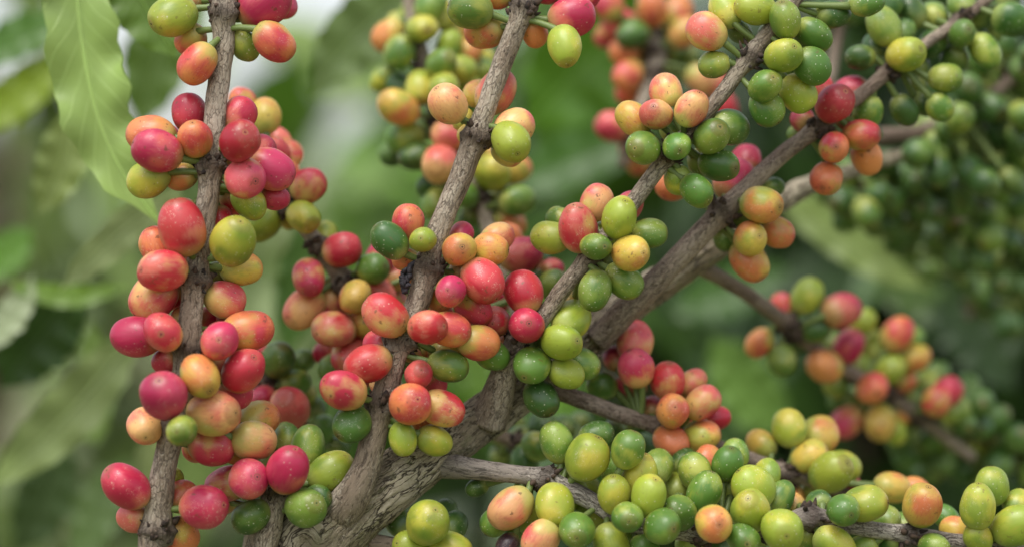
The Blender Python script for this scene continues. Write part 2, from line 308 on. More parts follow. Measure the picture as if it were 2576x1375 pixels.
branch('long slanting branch just behind, with small bunches of red and orange cherries',
 [(1500,855,.022,34),(1640,718,.018,31),(1790,560,.018,27),(1920,435,.02,22),(2050,325,.022,20),(2180,225,.026,18),(2290,140,.032,15),(2430,40,.038,14),(2560,-70,.045,13),(2750,-250,.06,10)],
 [(1815,530),(2055,320),(2240,180),(2420,50)],
 """2100 262 50 R -.5;2140 228 42 R .5;2065 225 35 R 1;2183 282 40 G .3;2098 372 42 O -.5 2098 372;2167 340 45 O -.2;2180 395 44 O .3;2080 448 44 O -.3 2066 472;2020 302 33 R 1;2005 340 24 G 1;2120 320 34 R 1.2;
 1845 452 52 R .2;1877 405 42 R .6;1915 515 52 Y -.5;1957 585 40 O .5;1887 600 47 Y -.4 1905 595;1885 655 50 Y 0;1690 470 40 O 1;1945 470 28 D 1;1820 600 30 D 1;1870 550 32 D 1.2;
 2165 145 34 D 0;2222 65 46 G .3;2279 137 48 L -.7 2305 128;2378 197 42 G 0;2275 277 37 D .3;2345 110 38 D 0;2420 85 38 G -.5 2430 78;2480 130 41 G 0;2290 30 42 D .6;2365 270 36 G .6;2350 40 40 G 1;2475 35 42 D .5;2545 50 48 D .3;2420 10 38 G .6;2190 330 30 D 1.5;2310 215 30 D 1.2;2200 120 34 D 1;2400 150 38 D 1;2530 0 40 D 1;2240 10 36 D 1;2450 80 36 D 1.2;2330 260 34 D 1;2270 80 36 D 1.2;2390 60 36 D 1.3;2310 170 34 D 1.3;2490 80 36 D 1.3""",mat=M_BARK_D)
branch('thin bare side branch leading to an orange and pink bunch right of centre',
 [(1310,965,.022,32),(1410,985,.02,22),(1530,1030,.022,21),(1650,1070,.025,19),(1820,1125,.03,17),(1990,1190,.034,17),(2140,1250,.04,16),(2300,1330,.05,14),(2500,1450,.07,10)],
 [(1665,1060),(1985,1175)],
 """1598 862 50 P .6;1600 925 48 P .3;1590 965 38 R .6;1680 957 46 P 0;1740 962 38 P .5;1767 1012 44 P 0;1692 1032 46 O -.8 1695 1022;1800 1050 36 R .5;1765 1095 45 Y 0;1688 1110 44 O 0;1515 970 36 G 1;1640 1025 32 R 1;1545 900 32 R 1.2;1720 1000 38 R 1.2;1730 1060 38 O 1.2;
 1985 1075 46 L .3;2065 1090 50 Y .3;2035 1145 45 Y 0;1915 1115 36 Y .5;2090 1187 54 L -.6;2115 1172 48 L .3;1990 1250 36 O .6;2245 1225 42 Y .6;2300 1235 38 O .8;2130 1215 35 R 1;2050 1235 36 L .6""",mat=M_BARK_D)
branch('low side branch buried under a heap of lime green cherries along the bottom',
 [(1080,1160,.010,40),(1170,1175,.002,28),(1280,1190,-.002,24),(1370,1205,-.003,24),(1480,1255,-.004,22),(1620,1325,-.004,22),(1800,1340,-.003,20),(1950,1325,-.002,22),(2035,1302,-.002,25),(2150,1322,0,21),(2290,1345,.002,21),(2420,1362,.004,19),(2700,1400,.01,14)],
 [(1375,1200),(1560,1290),(1760,1335),(1930,1325),(2045,1300),(2290,1345),(2450,1365)],
 """1400 1112 46 G .3;1476 1150 58 L -.5;1580 1130 47 G 0;1500 1092 42 D 1;1425 1225 54 L .1;1285 1276 54 Q -.6;1396 1270 54 L -.9;1360 1357 51 Q -.9;1278 1370 32 K -.5;1450 1332 49 G -1 1450 1345;1538 1368 48 L -.8;1500 1285 48 G .2;1545 1242 45 L -.4;1607 1198 52 L 0;1632 1245 52 L -.7;1656 1172 42 G .5;1577 1300 43 G -.9 1580 1305;1666 1322 49 G -1 1690 1325;1707 1288 48 G -.3;1750 1187 46 G .2;1772 1237 52 G -.3;1830 1165 43 G 0 1838 1128;1836 1215 45 L .3;1780 1160 40 Y .8;1895 1225 55 L -.5;1888 1282 55 L -.8;1796 1316 51 Y -1;1870 1355 46 G -1 1875 1362;1960 1252 42 G .4;1967 1330 58 L -1 1972 1340;2120 1282 44 G -.5 2135 1290;2177 1265 53 L -.4;2225 1305 40 G .3;2320 1270 54 Y -.8;2460 1272 50 L -.5;2495 1222 46 L 0;2555 1322 55 L -.6;2100 1368 48 L -.5;2460 1352 38 L -.2;2240 1368 36 D .3;2402 1330 36 Y .5;2560 1265 38 L .6;1245 1310 38 G .6;1330 1300 38 G .8;1200 1225 26 D 1.5;2350 1375 38 G -.3;2380 1300 32 G 1;1620 1385 42 G -.4;
 1470 1225 42 G 1;1700 1225 44 L 1;1740 1370 42 G .6;1550 1175 40 G 1;1440 1180 38 D 1.2;1990 1275 40 Y .8;1930 1190 38 L 1;1520 1340 38 D 1;1600 1345 36 G 1;1720 1160 36 D 1.2;2060 1260 34 D 1;2270 1320 34 G .8;1820 1270 44 G 1;1730 1330 38 D 1;1300 1335 34 D 1;1850 1140 36 G 1;2200 1340 34 L .6;1400 1320 36 D 1.2;1620 1275 38 D 1.3;1920 1340 38 D 1.2;2030 1355 38 G .8;2170 1375 34 G .5""",mat=M_BARK_G,ridge=.00015)
branch('short stub at the bottom left holding two glossy red cherries above green ones',
 [('w',-.12,.03,.82,.006),(620,1520,.004,34),(662,1400,-.004,32),(685,1300,-.006,28),(692,1235,-.006,26),(690,1205,-.006,20)],
 [(690,1235)],
 """625 1205 55 R -1 650 1195;725 1181 56 R -1 742 1135;572 1215 50 P .6;832 1185 54 L .4;770 1275 54 G -.4 795 1262;633 1297 46 D 0;655 1365 30 D 1;775 1122 48 G .4;722 1102 42 G 1;560 1262 36 P 1.2;715 1235 32 D .8;680 1150 40 D 1.2;790 1200 38 D 1.2;800 1250 34 D 1""")
branch('free hanging bunch of pale green cherries at bottom left of centre',
 [(930,1360,.004,22),(1000,1372,.004,20),(1075,1385,.004,20),(1180,1410,.004,16)],
 [(1075,1370)],
 """1076 1315 58 L -.5;1035 1375 46 L -.2;1132 1378 52 L -.4;1142 1322 38 D .8;1120 1285 32 D 1;1003 1312 38 D 1""")
branch('soft focus branch of red and peach cherries between the two upright branches',
 [(560,380,.03,14),(690,480,.032,18),(780,590,.034,20),(860,700,.036,24),(910,800,.036,20),(960,900,.036,18),(1010,1000,.036,16)],
 [(720,500),(800,620),(865,715),(900,820)],
 """775 468 45 P 0;763 545 43 L 0;662 558 47 L .3;693 385 40 P .4;668 292 42 Y .4;610 255 34 O .6;720 442 36 O .5;860 628 46 R -.3;818 590 34 L .5;777 698 46 P 0;765 775 52 Q -.2;830 762 45 P 0;840 827 52 P -.5;893 745 45 Y -.4;950 735 45 P 0;937 675 42 G 0;955 650 40 P .6;917 808 45 Y -.2;880 892 48 P -.3;820 885 32 R .6;838 922 36 G .5;640 300 30 Y .8;905 940 36 R 1;700 360 36 P 1;870 790 40 P 1;930 860 40 P 1;1000 700 36 P .8;990 760 40 P .8;1310 640 48 R -.2;1385 680 34 R .4;1385 715 38 G .2;1270 600 40 O .6;1350 660 34 D 1;1240 760 34 R 1;805 730 38 Q .9;870 860 40 Q .9;730 390 34 O .8;725 545 34 L .9""",scars=False,group=None)
branch('blurred bunch of green and red cherries behind the leftmost upright branch',
 [(560,820,.04,16),(640,940,.042,18),(720,1040,.044,18),(800,1150,.046,16),(900,1300,.05,14)],
 [(690,960),(760,1080)],
 """700 905 46 D 0;742 962 38 G .2;730 1025 55 P -.6;655 892 32 P .5;800 1085 46 G .3;640 970 38 R .3;660 1000 36 R 0;620 905 32 R .8;790 1030 34 D .8;760 905 30 D 1;850 1120 30 D 1;700 990 38 L .6;690 1060 36 O 1;650 940 34 D 1;720 930 34 G 1;760 990 34 L 1""",scars=False)
branch('blurred dark green bunch under the thick bough',
 [(1180,1060,.05,16),(1300,1110,.05,18),(1420,1120,.05,18),(1600,1130,.05,14)],
 [(1300,1120),(1420,1110),(1540,1110)],
 """1310 1105 42 D 0;1372 1070 40 D .2;1320 1155 38 D 0;1420 1075 36 D .5;1545 1090 38 D 0;1255 1090 34 D .5;1350 1120 40 G -.3;1290 1060 30 G 1;1460 1060 34 D .6;1580 1065 30 D 1;1260 1150 36 D .6;1620 1120 34 D .6""",scars=False)
branch('blurred drooping branch of yellow and green cherries at upper centre',
 [(1020,-60,.085,16),(1050,100,.08,18),(1100,280,.075,18),(1150,420,.07,18),(1210,520,.068,20),(1250,650,.066,18),(1300,800,.06,14)],
 [(1050,80),(1110,170),(1080,300),(1140,400),(1230,480)],
 """978 88 42 Y 0;1005 132 42 G 0;1062 72 42 L 0;1115 40 40 L .3;1150 75 38 Y .6;1085 15 38 G .3;1040 30 36 L .6;1130 115 38 L .5;1178 130 38 Y .4;1110 160 40 G -.3;1215 180 40 G .5;1155 175 40 L 0;1060 222 42 L -.2;1115 222 42 L -.3;1210 150 36 L 1;1165 220 40 L .4;1003 270 49 Y -.5;1020 345 46 G -.3;1125 340 46 Q -.5;1108 415 52 Q -.6;990 385 36 D .6;1045 395 38 D .3;1095 510 36 G 0;1170 490 38 G 0;1238 435 49 L -.3;1292 425 42 Y .2;1302 505 44 G 0;1262 500 36 L .6;1275 555 38 Y .3;1180 550 30 D 1;1005 215 34 D 1;1085 465 34 D .5;1240 390 36 Y .8;1060 330 36 G .8;1290 560 34 O .9;960 200 30 L 1;1000 60 36 L 1""",scars=False)
branch('blurred orange bunch at the top, right of centre, behind the slim branch',
 [(1600,-80,.12,16),(1630,60,.118,18),(1650,160,.116,18),(1600,300,.11,16),(1560,420,.11,14)],
 [(1630,80),(1600,170),(1720,120),(1560,340)],
 """1532 15 38 O 0;1560 58 40 P .2;1592 88 38 D -.3;1640 25 42 O 0;1702 35 42 O .2;1722 82 40 O 0;1690 130 36 D .2;1742 150 34 D .5;1580 190 40 O 0;1570 135 38 O .3;1762 200 38 Q .4;1650 165 36 O .5;1540 320 42 P 0;1590 370 36 P .3;1605 410 32 O .6;1530 90 34 O .6;1660 75 36 O .8;1580 230 32 O .8;1800 215 36 P .8;1610 130 34 O 1;1820 265 36 R .8;1690 180 34 D 1;1640 110 34 D .8;1620 200 32 D 1""",scars=False)
branch('blurred branch of mixed red, orange and green cherries at right of centre',
 [(1740,660,.05,20),(1850,720,.06,19),(1960,800,.075,19),(2060,880,.09,18),(2180,960,.10,18),(2300,1040,.11,16),(2450,1150,.12,14)],
 [(2040,800),(2100,890),(1935,870),(2230,930),(2200,1040),(2340,1000)],
 """2030 745 43 L 0;2117 780 49 R -.3;2050 827 36 D 0;1910 862 38 O 0;1967 905 38 G 0;2075 920 46 O -.3;2135 870 43 R 0;2195 975 44 O -.3;2257 840 42 O .3;2237 930 42 L 0;2300 900 40 Y .3;2200 870 37 L .5;2382 985 38 R .3;2355 1012 40 O 0;2215 1062 46 Y -.2;2130 1060 44 P .2;1970 772 34 O .5;2290 1000 37 G .5;2250 1085 32 L .5;2160 920 34 G .8;2330 960 34 L .8;2170 810 34 L .9;2270 960 34 Y .8;2005 860 30 D 1;2120 1005 34 D 1;2150 1000 34 D 1;2240 1000 34 G 1;2200 920 36 G 1;2290 850 34 G 1;2320 1040 36 G 1;2180 1030 34 L 1;1990 820 32 G 1;2090 860 34 D 1;2260 1040 34 Y 1;2100 970 34 G 1;2400 1030 36 G 1;2360 940 34 D 1""",mat=M_BARK_D,scars=False)
DG=['D','D','D','D','G']
branch('blurred branch of small dark green cherries at the right, below the sloping bough tip',
 [(2060,470,.13,12),(2250,500,.135,13),(2420,560,.14,12),(2620,660,.145,10),(2800,760,.15,10)],
 [(2160,490),(2240,445),(2270,540),(2370,500),(2430,600),(2520,560),(2555,680)],"",mat=M_BARK_D,scars=False,
 auto=dict(seed=33,n=10,d=68,r=(33,42),c=DG,gap=36))
branch('blurred branch of dark green cherries running off the right edge, upper right',
 [(2180,345,.10,22),(2320,330,.105,18),(2450,270,.11,16),(2600,150,.115,14),(2750,0,.12,12)],
 [(2390,370),(2460,240),(2545,340),(2550,190),(2470,420)],"",mat=M_BARK_D,scars=False,
 auto=dict(seed=5,n=11,d=76,r=(34,44),c=DG+['G'],gap=38))
branch('blurred branch of dark green cherries hanging at the right edge, middle height',
 [(2620,300,.19,12),(2560,480,.19,12),(2480,650,.19,12),(2430,800,.19,10)],
 [(2560,450),(2340,620),(2480,700),(2560,780)],"",mat=M_BARK_D,scars=False,
 auto=dict(seed=15,n=8,d=66,r=(32,40),c=['D'],gap=36))
branch('blurred branch of green cherries at the lower right, trailing off the edge',
 [(2250,980,.13,12),(2380,1050,.135,14),(2500,1110,.14,14),(2700,1200,.15,12)],
 [(2300,1110),(2385,1140),(2450,1050),(2540,1150),(2480,1190)],"",mat=M_BARK_D,scars=False,
 auto=dict(seed=8,n=9,d=70,r=(32,42),c=DG,gap=38))
branch('blurred bare twig hanging down at the top right with a few dark green cherries',
 [(2130,-150,.12,14),(2112,60,.12,15),(2090,230,.12,14)],
 [(2112,40)],"",mat=M_BARK_D,scars=False,auto=dict(seed=11,n=3,d=60,r=(33,38),c=['D']))
# ---------------------------------------------------------------- resolve stems
for b in BR:
    raw=[]
    for p in b['pts']:
        if p[0]=='w': raw.append(np.array(p[1:]))
        else:
            w=P(p[0],p[1],p[2]); raw.append(np.array([w.x,w.y,w.z,p[3]*S(p[2])]))
    b['C4']=catmull(raw,.0010 if b['name']!='coffee_bough' else .0009)
    C=b['C4']
    for i in range(len(C)):
        C[i,0]+=.0012*noise.noise(Vector((i*.035,len(b['label']),0)))+.0004*noise.noise(Vector((i*.12,len(b['label']),5)))
    s=np.array([S(y) for y in C[:,1]])
    b['ppx']=np.stack([C[:,0]/s+1288,(H-C[:,2])/s+687.5],1); b['rpx']=C[:,3]/s
    b['L']=np.concatenate([[0],np.cumsum(np.linalg.norm(np.diff(C[:,:3],axis=0),axis=1))])
    b['nidx']=[]
    for n in b['nodes']:
        b['nidx'].append(int(np.argmin(((b['ppx']-np.array(n))**2).sum(1))))
# ---------------------------------------------------------------- place cherries in depth
X=[];Yp=[];R=[];Yd=[];own=[];lay=[]
for bi,b in enumerate(BR):
    for c in b['ch']:
        k=min(range(len(b['nodes'])),key=lambda q:(b['nodes'][q][0]-c[0])**2+(b['nodes'][q][1]-c[1])**2)
        i=b['nidx'][k]; c.append(k)
        X.append(c[0]);Yp.append(c[1]);R.append(c[2]); yn=b['C4'][i,1]
        Yd.append(yn+c[4]*1.15*.0058+random.uniform(-.0006,.0006)); own.append(bi); lay.append(c[4])
X=np.array(X);Yp=np.array(Yp);R=np.array(R)*1.0;Yd=np.array(Yd);Y0=Yd.copy(); n=len(X)
pairs=[(i,j,math.hypot(X[i]-X[j],Yp[i]-Yp[j])) for i in range(n) for j in range(i+1,n) if math.hypot(X[i]-X[j],Yp[i]-Yp[j])<(R[i]+R[j])*.95 and abs(Yd[i]-Yd[j])<.045]
spairs=[]
for i in range(n):
    for bi,b in enumerate(BR):
        if abs(b['C4'][:,1].mean()-Yd[i])>.07: continue
        d=np.hypot(b['ppx'][:,0]-X[i],b['ppx'][:,1]-Yp[i])-b['rpx']; k=int(np.argmin(d))
        if d[k]<R[i]: spairs.append((i,bi,k,math.hypot(b['ppx'][k,0]-X[i],b['ppx'][k,1]-Yp[i])))
for it in range(90):
    dY=np.zeros(n)
    for i,j,d in pairs:
        s=S((Yd[i]+Yd[j])/2); Rr=(R[i]+R[j])*s*.95; nd=math.sqrt(max(0,Rr*Rr-(d*s)**2)); dy=Yd[j]-Yd[i]
        if abs(dy)<nd:
            sg=1 if (dy>0) else -1; cc=(nd-abs(dy))*.25*sg
            wi=.4 if lay[i]<1 else 1.6; wj=.4 if lay[j]<1 else 1.6; q=2/(wi+wj); dY[i]-=cc*wi*q; dY[j]+=cc*wj*q
    for i,bi,k,d in spairs:
        b=BR[bi]; ys=b['C4'][k,1]; s=S(ys); Rr=R[i]*s*.95+b['C4'][k,3]*.9; nd=math.sqrt(max(0,Rr*Rr-(d*s)**2)); dy=Yd[i]-ys
        if abs(dy)<nd:
            if own[i]==bi: sg=1 if lay[i]>0.0 else (-1 if lay[i]<0 else (1 if dy>0 else -1))
            else: sg=1 if dy>0 else -1
            dY[i]+=((nd*sg)-dy)*.5 if own[i]==bi else (nd-abs(dy))*.5*sg
    Yd+=np.clip(dY,-.002,.002)
    Yd=np.clip(Yd,Y0-.02,Y0+.022)
# ---------------------------------------------------------------- build branches
def small_tube(pts,rads,sides=7):
    C=np.array([list(p)+[r] for p,r in zip(pts,rads)]); T,A,B=frames(C[:,:3]); vs=[];fs=[]
    for i in range(len(C)):
        for k in range(sides):
            a=2*math.pi*k/sides; vs.append(tuple(C[i,:3]+(A[i]*math.cos(a)+B[i]*math.sin(a))*C[i,3]))
    for i in range(len(C)-1):
        for k in range(sides): fs.append((i*sides+k,i*sides+(k+1)%sides,(i+1)*sides+(k+1)%sides,(i+1)*sides+k))
    fs.append(tuple((len(C)-1)*sides+k for k in range(sides))); fs.append(tuple(range(sides-1,-1,-1)))
    return vs,fs
gi=0
for bi,b in enumerate(BR):
    rs=random.Random(100+bi)
    C=b['C4']; org=Vector(C[0,:3])
    t=thing(b['name'],b['label'],b['cat'],org,b['group'])
    st=tube_mesh('stem',C,b['mat'],b['sides'],b['rough'],[b['L'][i] for i in b['nidx']],b['ridge'],org,bi)
    link('stem',st,t)
    nd_world=[Vector(C[i,:3]) for i in b['nidx']]
    for i,nw in zip(b['nidx'],nd_world):
        vs=[];fs=[]; r0=C[i,3]
        ax=Vector(C[min(i+3,len(C)-1),:3]-C[max(i-3,0),:3]).normalized()
        u=ax.orthogonal().normalized(); v=ax.cross(u)
        for q in range(24):
            a=rs.random()*6.283; dr=u*math.cos(a)+v*math.sin(a)
            p0=nw+dr*r0*.95+ax*rs.uniform(-.0026,.0026); ln=rs.uniform(.0010,.0034)
            d2=(dr+ax*rs.uniform(-.5,.9)+Vector((rs.uniform(-.3,.3),rs.uniform(-.3,.3),rs.uniform(-.3,.3)))).normalized()
            w=rs.uniform(.0004,.0011)
            vv,ff=small_tube([p0,p0+d2*ln*.5,p0+d2*ln+ax*ln*.15],[w,w*1.15,w*.35],6)
            o=len(vs); vs+=[Vector(x)-org for x in vv]; fs+=[tuple(k+o for k in f) for f in ff]
        link('dried_bracts',mk('dried_bracts',vs,fs,M_BRACT),t)
    for c in b['ch']:
        i=gi; gi+=1
        x,y,r,col,ly,tip,k=c
        Yc=Yd[i]; s=S(Yc); pos=P(x,y,Yc); rw=r*s/1.045*1.01
        nw=nd_world[k]
        if tip:
            dx=(tip[0]-x)/r; dz=-(tip[1]-y)/r; m=math.hypot(dx,dz)
            if m>.95: dx*=.95/m; dz*=.95/m; m=.95
            td=Vector((dx,-math.sqrt(1-m*m),dz))
        else:
            away=(pos-nw); 
            if away.length<1e-6: away=Vector((0,-1,0))
            td=away.normalized()+Vector((rs.uniform(-.5,.5),rs.uniform(-.4,.5),rs.uniform(-.5,.4)))
            td.normalize()
        q=td.to_track_quat('Z','Y')@Quaternion((0,0,1),rs.random()*6.283)
        var=rs.randrange(NSH)
        o=link('coffee_cherry',CMESH[(col,var)],t)
        o.rotation_mode='QUATERNION'; o.rotation_quaternion=q; o.location=pos-org; o.scale=(rw,rw,rw)
        o['label']=CN[col]
        if b['scars'] or rs.random()<.4: 
            link('tip_scar',SMESH[var],o)
        Mw=Matrix.Translation(pos)@q.to_matrix().to_4x4()@Matrix.Scale(rw,4)
        bp=pos-td*rw*1.0
        ni=b['nidx'][k]; cand=[j for j in range(len(C)) if abs(b['L'][j]-b['L'][ni])<.007]
        ai=min(cand,key=lambda j:(Vector(C[j,:3])-bp).length); aw=Vector(C[ai,:3])
        mid=(aw+bp)/2-td*rw*.3
        start=aw+(bp-aw).normalized()*0.001
        pts=[];rad=[]
        for h in range(7):
            f=h/6; pts.append(start*(1-f)**2+mid*2*f*(1-f)+(bp+td*rw*.08)*f*f); rad.append(.0009+.0004*f**3)
        vv,ff=small_tube(pts,rad)
        Mi=Mw.inverted()
        so=link('stalk',mk('stalk',[Mi@Vector(p) for p in vv],ff,M_STALK),o)
# shrivelled dark flower remnant hanging on branch 2
bt=[o for o in COL.objects if o.get('label')==BR[1]['label']][0]
vs=[];fs=[];rs=random.Random(5)
for q in range(40):
    h=rs.uniform(-1,1); wd=13*(1-.5*abs(h+.2))
    px=1020+rs.uniform(-1,1)*wd-4*h; py=706+h*25; p=P(px,py,-.009+rs.uniform(-.001,.001))-bt.location
    d=Vector((rs.uniform(-.4,.4),rs.uniform(-.6,.6),rs.uniform(-1,1))).normalized()
    vv,ff=small_tube([p-d*.0013,p,p+d*.0013],[.0003,.0008,.0002],7); o=len(vs); vs+=[Vector(x) for x in vv]; fs+=[tuple(k+o for k in f) for f in ff]
vv,ff=small_tube([P(1022,690,-.009)-bt.location,P(1032,668,-.008)-bt.location,P(1052,655,-.006)-bt.location],[.0007,.0008,.0009],7); o=len(vs); vs+=[Vector(x) for x in vv]; fs+=[tuple(k+o for k in f) for f in ff]
link('dried_flower',mk('dried_flower',vs,fs,plain('black_dried_flower',(44,38,44),.8,(20,18,22),600)),bt)
# ---------------------------------------------------------------- leaves
def blade_geo(sp,hw,wdir_fn,wave=.12,fold=.18,nu=40,nv=8,seed=0,tint=0.):
    C=catmull([np.array(list(p)) for p in sp],max(1e-4,sum((Vector(sp[i+1])-Vector(sp[i])).length for i in range(len(sp)-1))/nu))
    m=len(C); T=np.gradient(C,axis=0); T/=np.linalg.norm(T,axis=1)[:,None]; vs=[];co=[];fs=[]
    for i in range(m):
        u=i/(m-1); prof=(math.sin(math.pi*min(1,u*.93+.05))**.6)*(1-.3*u**3)
        if u>.8: prof*=max(.02,1-((u-.8)/.2)**1.4*.95)
        w=Vector(wdir_fn(T[i])).normalized(); nrm=Vector(T[i]).cross(w).normalized()
        for j in range(-nv,nv+1):
            v=j/nv
            edge=1+.2*noise.noise(Vector((u*14,seed+(5 if v>0 else 0),0)))*abs(v)
            off=hw*prof*v*edge; z=abs(v)*hw*fold*prof+wave*hw*abs(v)**1.5*(math.sin(u*27+seed+(2 if v>0 else 0))+noise.noise(Vector((u*9,seed,v))))*prof-.018*hw*math.cos((u*12-abs(v)*2.2)*2*math.pi)*prof*(.3+abs(v))
            vs.append(Vector(C[i])+w*off+nrm*z); co.append((u,v,tint))
    k=2*nv+1
    for i in range(m-1):
        for j in range(2*nv): fs.append((i*k+j,i*k+j+1,(i+1)*k+j+1,(i+1)*k+j))
    return vs,fs,co,C
def set_leafco(me,co):
    at=me.attributes.new('leafco','FLOAT_VECTOR','POINT'); at.data.foreach_set('vector',[x for c in co for x in c])
def leaf(label,pts,hw,Y,c,tilt=.3,group=None,c2=None,wave=.12,dY=0.,fold=.18,mute=True):
    if mute: c=(c[0]*.92,c[1]*.90,c[2]*.82)
    sp=[P(p[0],p[1],Y+dY*i/(len(pts)-1)) for i,p in enumerate(pts)]; h=hw*S(Y); base=sp[0]
    t=thing('coffee_leaf',label,'leaf',base,group)
    def wd(T):
        T=Vector(T); w=T.cross(Vector((0,1,0))); w.normalize(); return w*math.cos(tilt)+Vector((0,1,0))*math.sin(tilt)
    vs,fs,co,C=blade_geo([p-base for p in sp],h,wd,wave,fold,seed=len(label))
    m=leaf_mat('leaf_blade',c,c2,vein=.5 if Y<.05 else .35,bump=Y<.1)
    me=mk('blade',vs,fs,m); set_leafco(me,co); link('blade',me,t)
    rr=[h*.03*(1-.8*i/(len(C)-1))+.0002 for i in range(len(C))]
    vv,ff=small_tube([Vector(x)+Vector((0,-.0003,0)) for x in C],rr,8)
    mm=mk('midrib',vv,ff,leaf_mat('leaf_midrib',tuple(min(255,x*1.1+24) for x in c),vein=0)); set_leafco(mm,[(0,.5,0)]*len(vv)); link('midrib',mm,t)
leaf('long pale green leaf with wavy edges hanging down at the upper left',[(185,-190),(196,0),(213,140),(245,290),(305,430),(412,575)],97,.042,(158,186,100),.12,wave=.3,fold=.4,mute=False)
leaf('small green leaf poking in behind the top of the leftmost branch',[(300,-110),(360,10),(445,150)],84,.06,(112,150,58),.2)
leaf('narrow pale leaf pointing down left, just below the long hanging leaf',[(450,480),(310,580),(150,730)],50,.12,(176,198,142),.2)
leaf('large soft pale leaf sweeping down to the left edge, lower left',[(330,850),(190,1020),(-30,1235)],76,.15,(160,184,122),.1)
leaf('blurred drooping pale leaf left of the long hanging leaf',[(180,290),(150,420),(95,545)],64,.14,(164,188,112),.2)
leaf('blurred mid green leaf at the upper left edge with a yellow tinge',[(-60,320),(60,230),(180,120)],62,.2,(144,172,48),.1)
leaf('blurred dark leaf in the top left corner',[(-60,160),(60,90),(190,50)],60,.2,(84,130,42),.3)
leaf('blurred dark leaf curling down at the left edge',[(190,740),(90,860),(0,980)],90,.16,(70,106,46),.3)
leaf('blurred small bright leaf across the left side',[(30,720),(180,745),(330,720)],30,.15,(126,166,62),.2)
leaf('blurred whitish leaf at the left edge',[(-30,870),(40,780),(85,690)],44,.15,(188,206,176),.2)
leaf('blurred upright leaf below the narrow pale one',[(235,1110),(245,960),(225,800)],55,.2,(132,164,88),.3)
leaf('blurred green leaf at the very left, half way up',[(-40,690),(20,640),(80,570)],60,.22,(104,154,48),.3)
leaf('broad blurred grey green leaf at upper centre left of the yellow cherries',[(1040,-30),(900,90),(780,230)],90,.18,(132,162,98),.1)
leaf('blurred vertical leaf behind the red cherries left of centre',[(770,560),(745,720),(715,900)],60,.22,(94,136,62),.4)
leaf('blurred light leaf low behind the leftmost branch',[(380,1080),(385,1180),(360,1290)],44,.22,(176,196,136),.2)
leaf('big blurred deep green leaf at top centre',[(1720,20),(1490,150),(1310,330)],150,.25,(92,142,38),.2)
leaf('blurred deep green leaf crossing right of the yellow cherry',[(1280,470),(1450,400),(1660,330)],80,.32,(72,118,34),.3)
leaf('blurred deep green leaf below the big one',[(1430,90),(1420,240),(1380,440)],90,.34,(100,148,46),.2)
leaf('blurred pale leaf behind the fork of the bough',[(1980,510),(2150,610),(2340,730)],66,.22,(156,182,110),.2)
leaf('blurred second pale leaf above the first at right',[(2040,470),(2130,540),(2260,600)],60,.26,(140,170,94),.3)
leaf('blurred fresh green leaf under the thin side branch',[(1960,1080),(1870,960),(1790,840)],85,.3,(122,164,80),.2)
leaf('blurred dark leaf under the fork',[(1700,780),(1850,730),(2000,680)],70,.34,(76,118,46),.3)
leaf('blurred green leaf behind the middle bunch',[(1160,860),(1200,940),(1230,1010)],60,.3,(114,156,62),.2)
leaf('blurred mid green leaf near the bottom left corner',[(200,1400),(260,1260),(330,1150)],70,.28,(106,136,78),.3)
leaf('blurred dark leaf hanging at the lower left behind the pale sweeping leaf',[(150,1120),(110,1250),(40,1400)],80,.28,(82,110,62),.3)
leaf('blurred dark leaf right of the middle, below the fork',[(1500,560),(1400,620),(1300,700)],60,.38,(74,112,46),.3)
leaf('blurred dark leaf at the far right, lowest of the right hand leaves',[(2350,760),(2450,850),(2560,980)],90,.3,(50,78,32),.3)
leaf('blurred olive leaf at the right above the dark one',[(2200,700),(2320,760),(2480,790)],60,.32,(82,114,44),.3)
leaf('blurred green leaf filling the gap between the long hanging leaf and the leftmost branch',[(480,-40),(400,130),(350,330)],90,.2,(112,148,66),.2)
leaf('blurred grey green leaf behind the cherries of the leftmost branch, upper half',[(640,330),(500,430),(370,620)],90,.26,(120,150,92),.3)
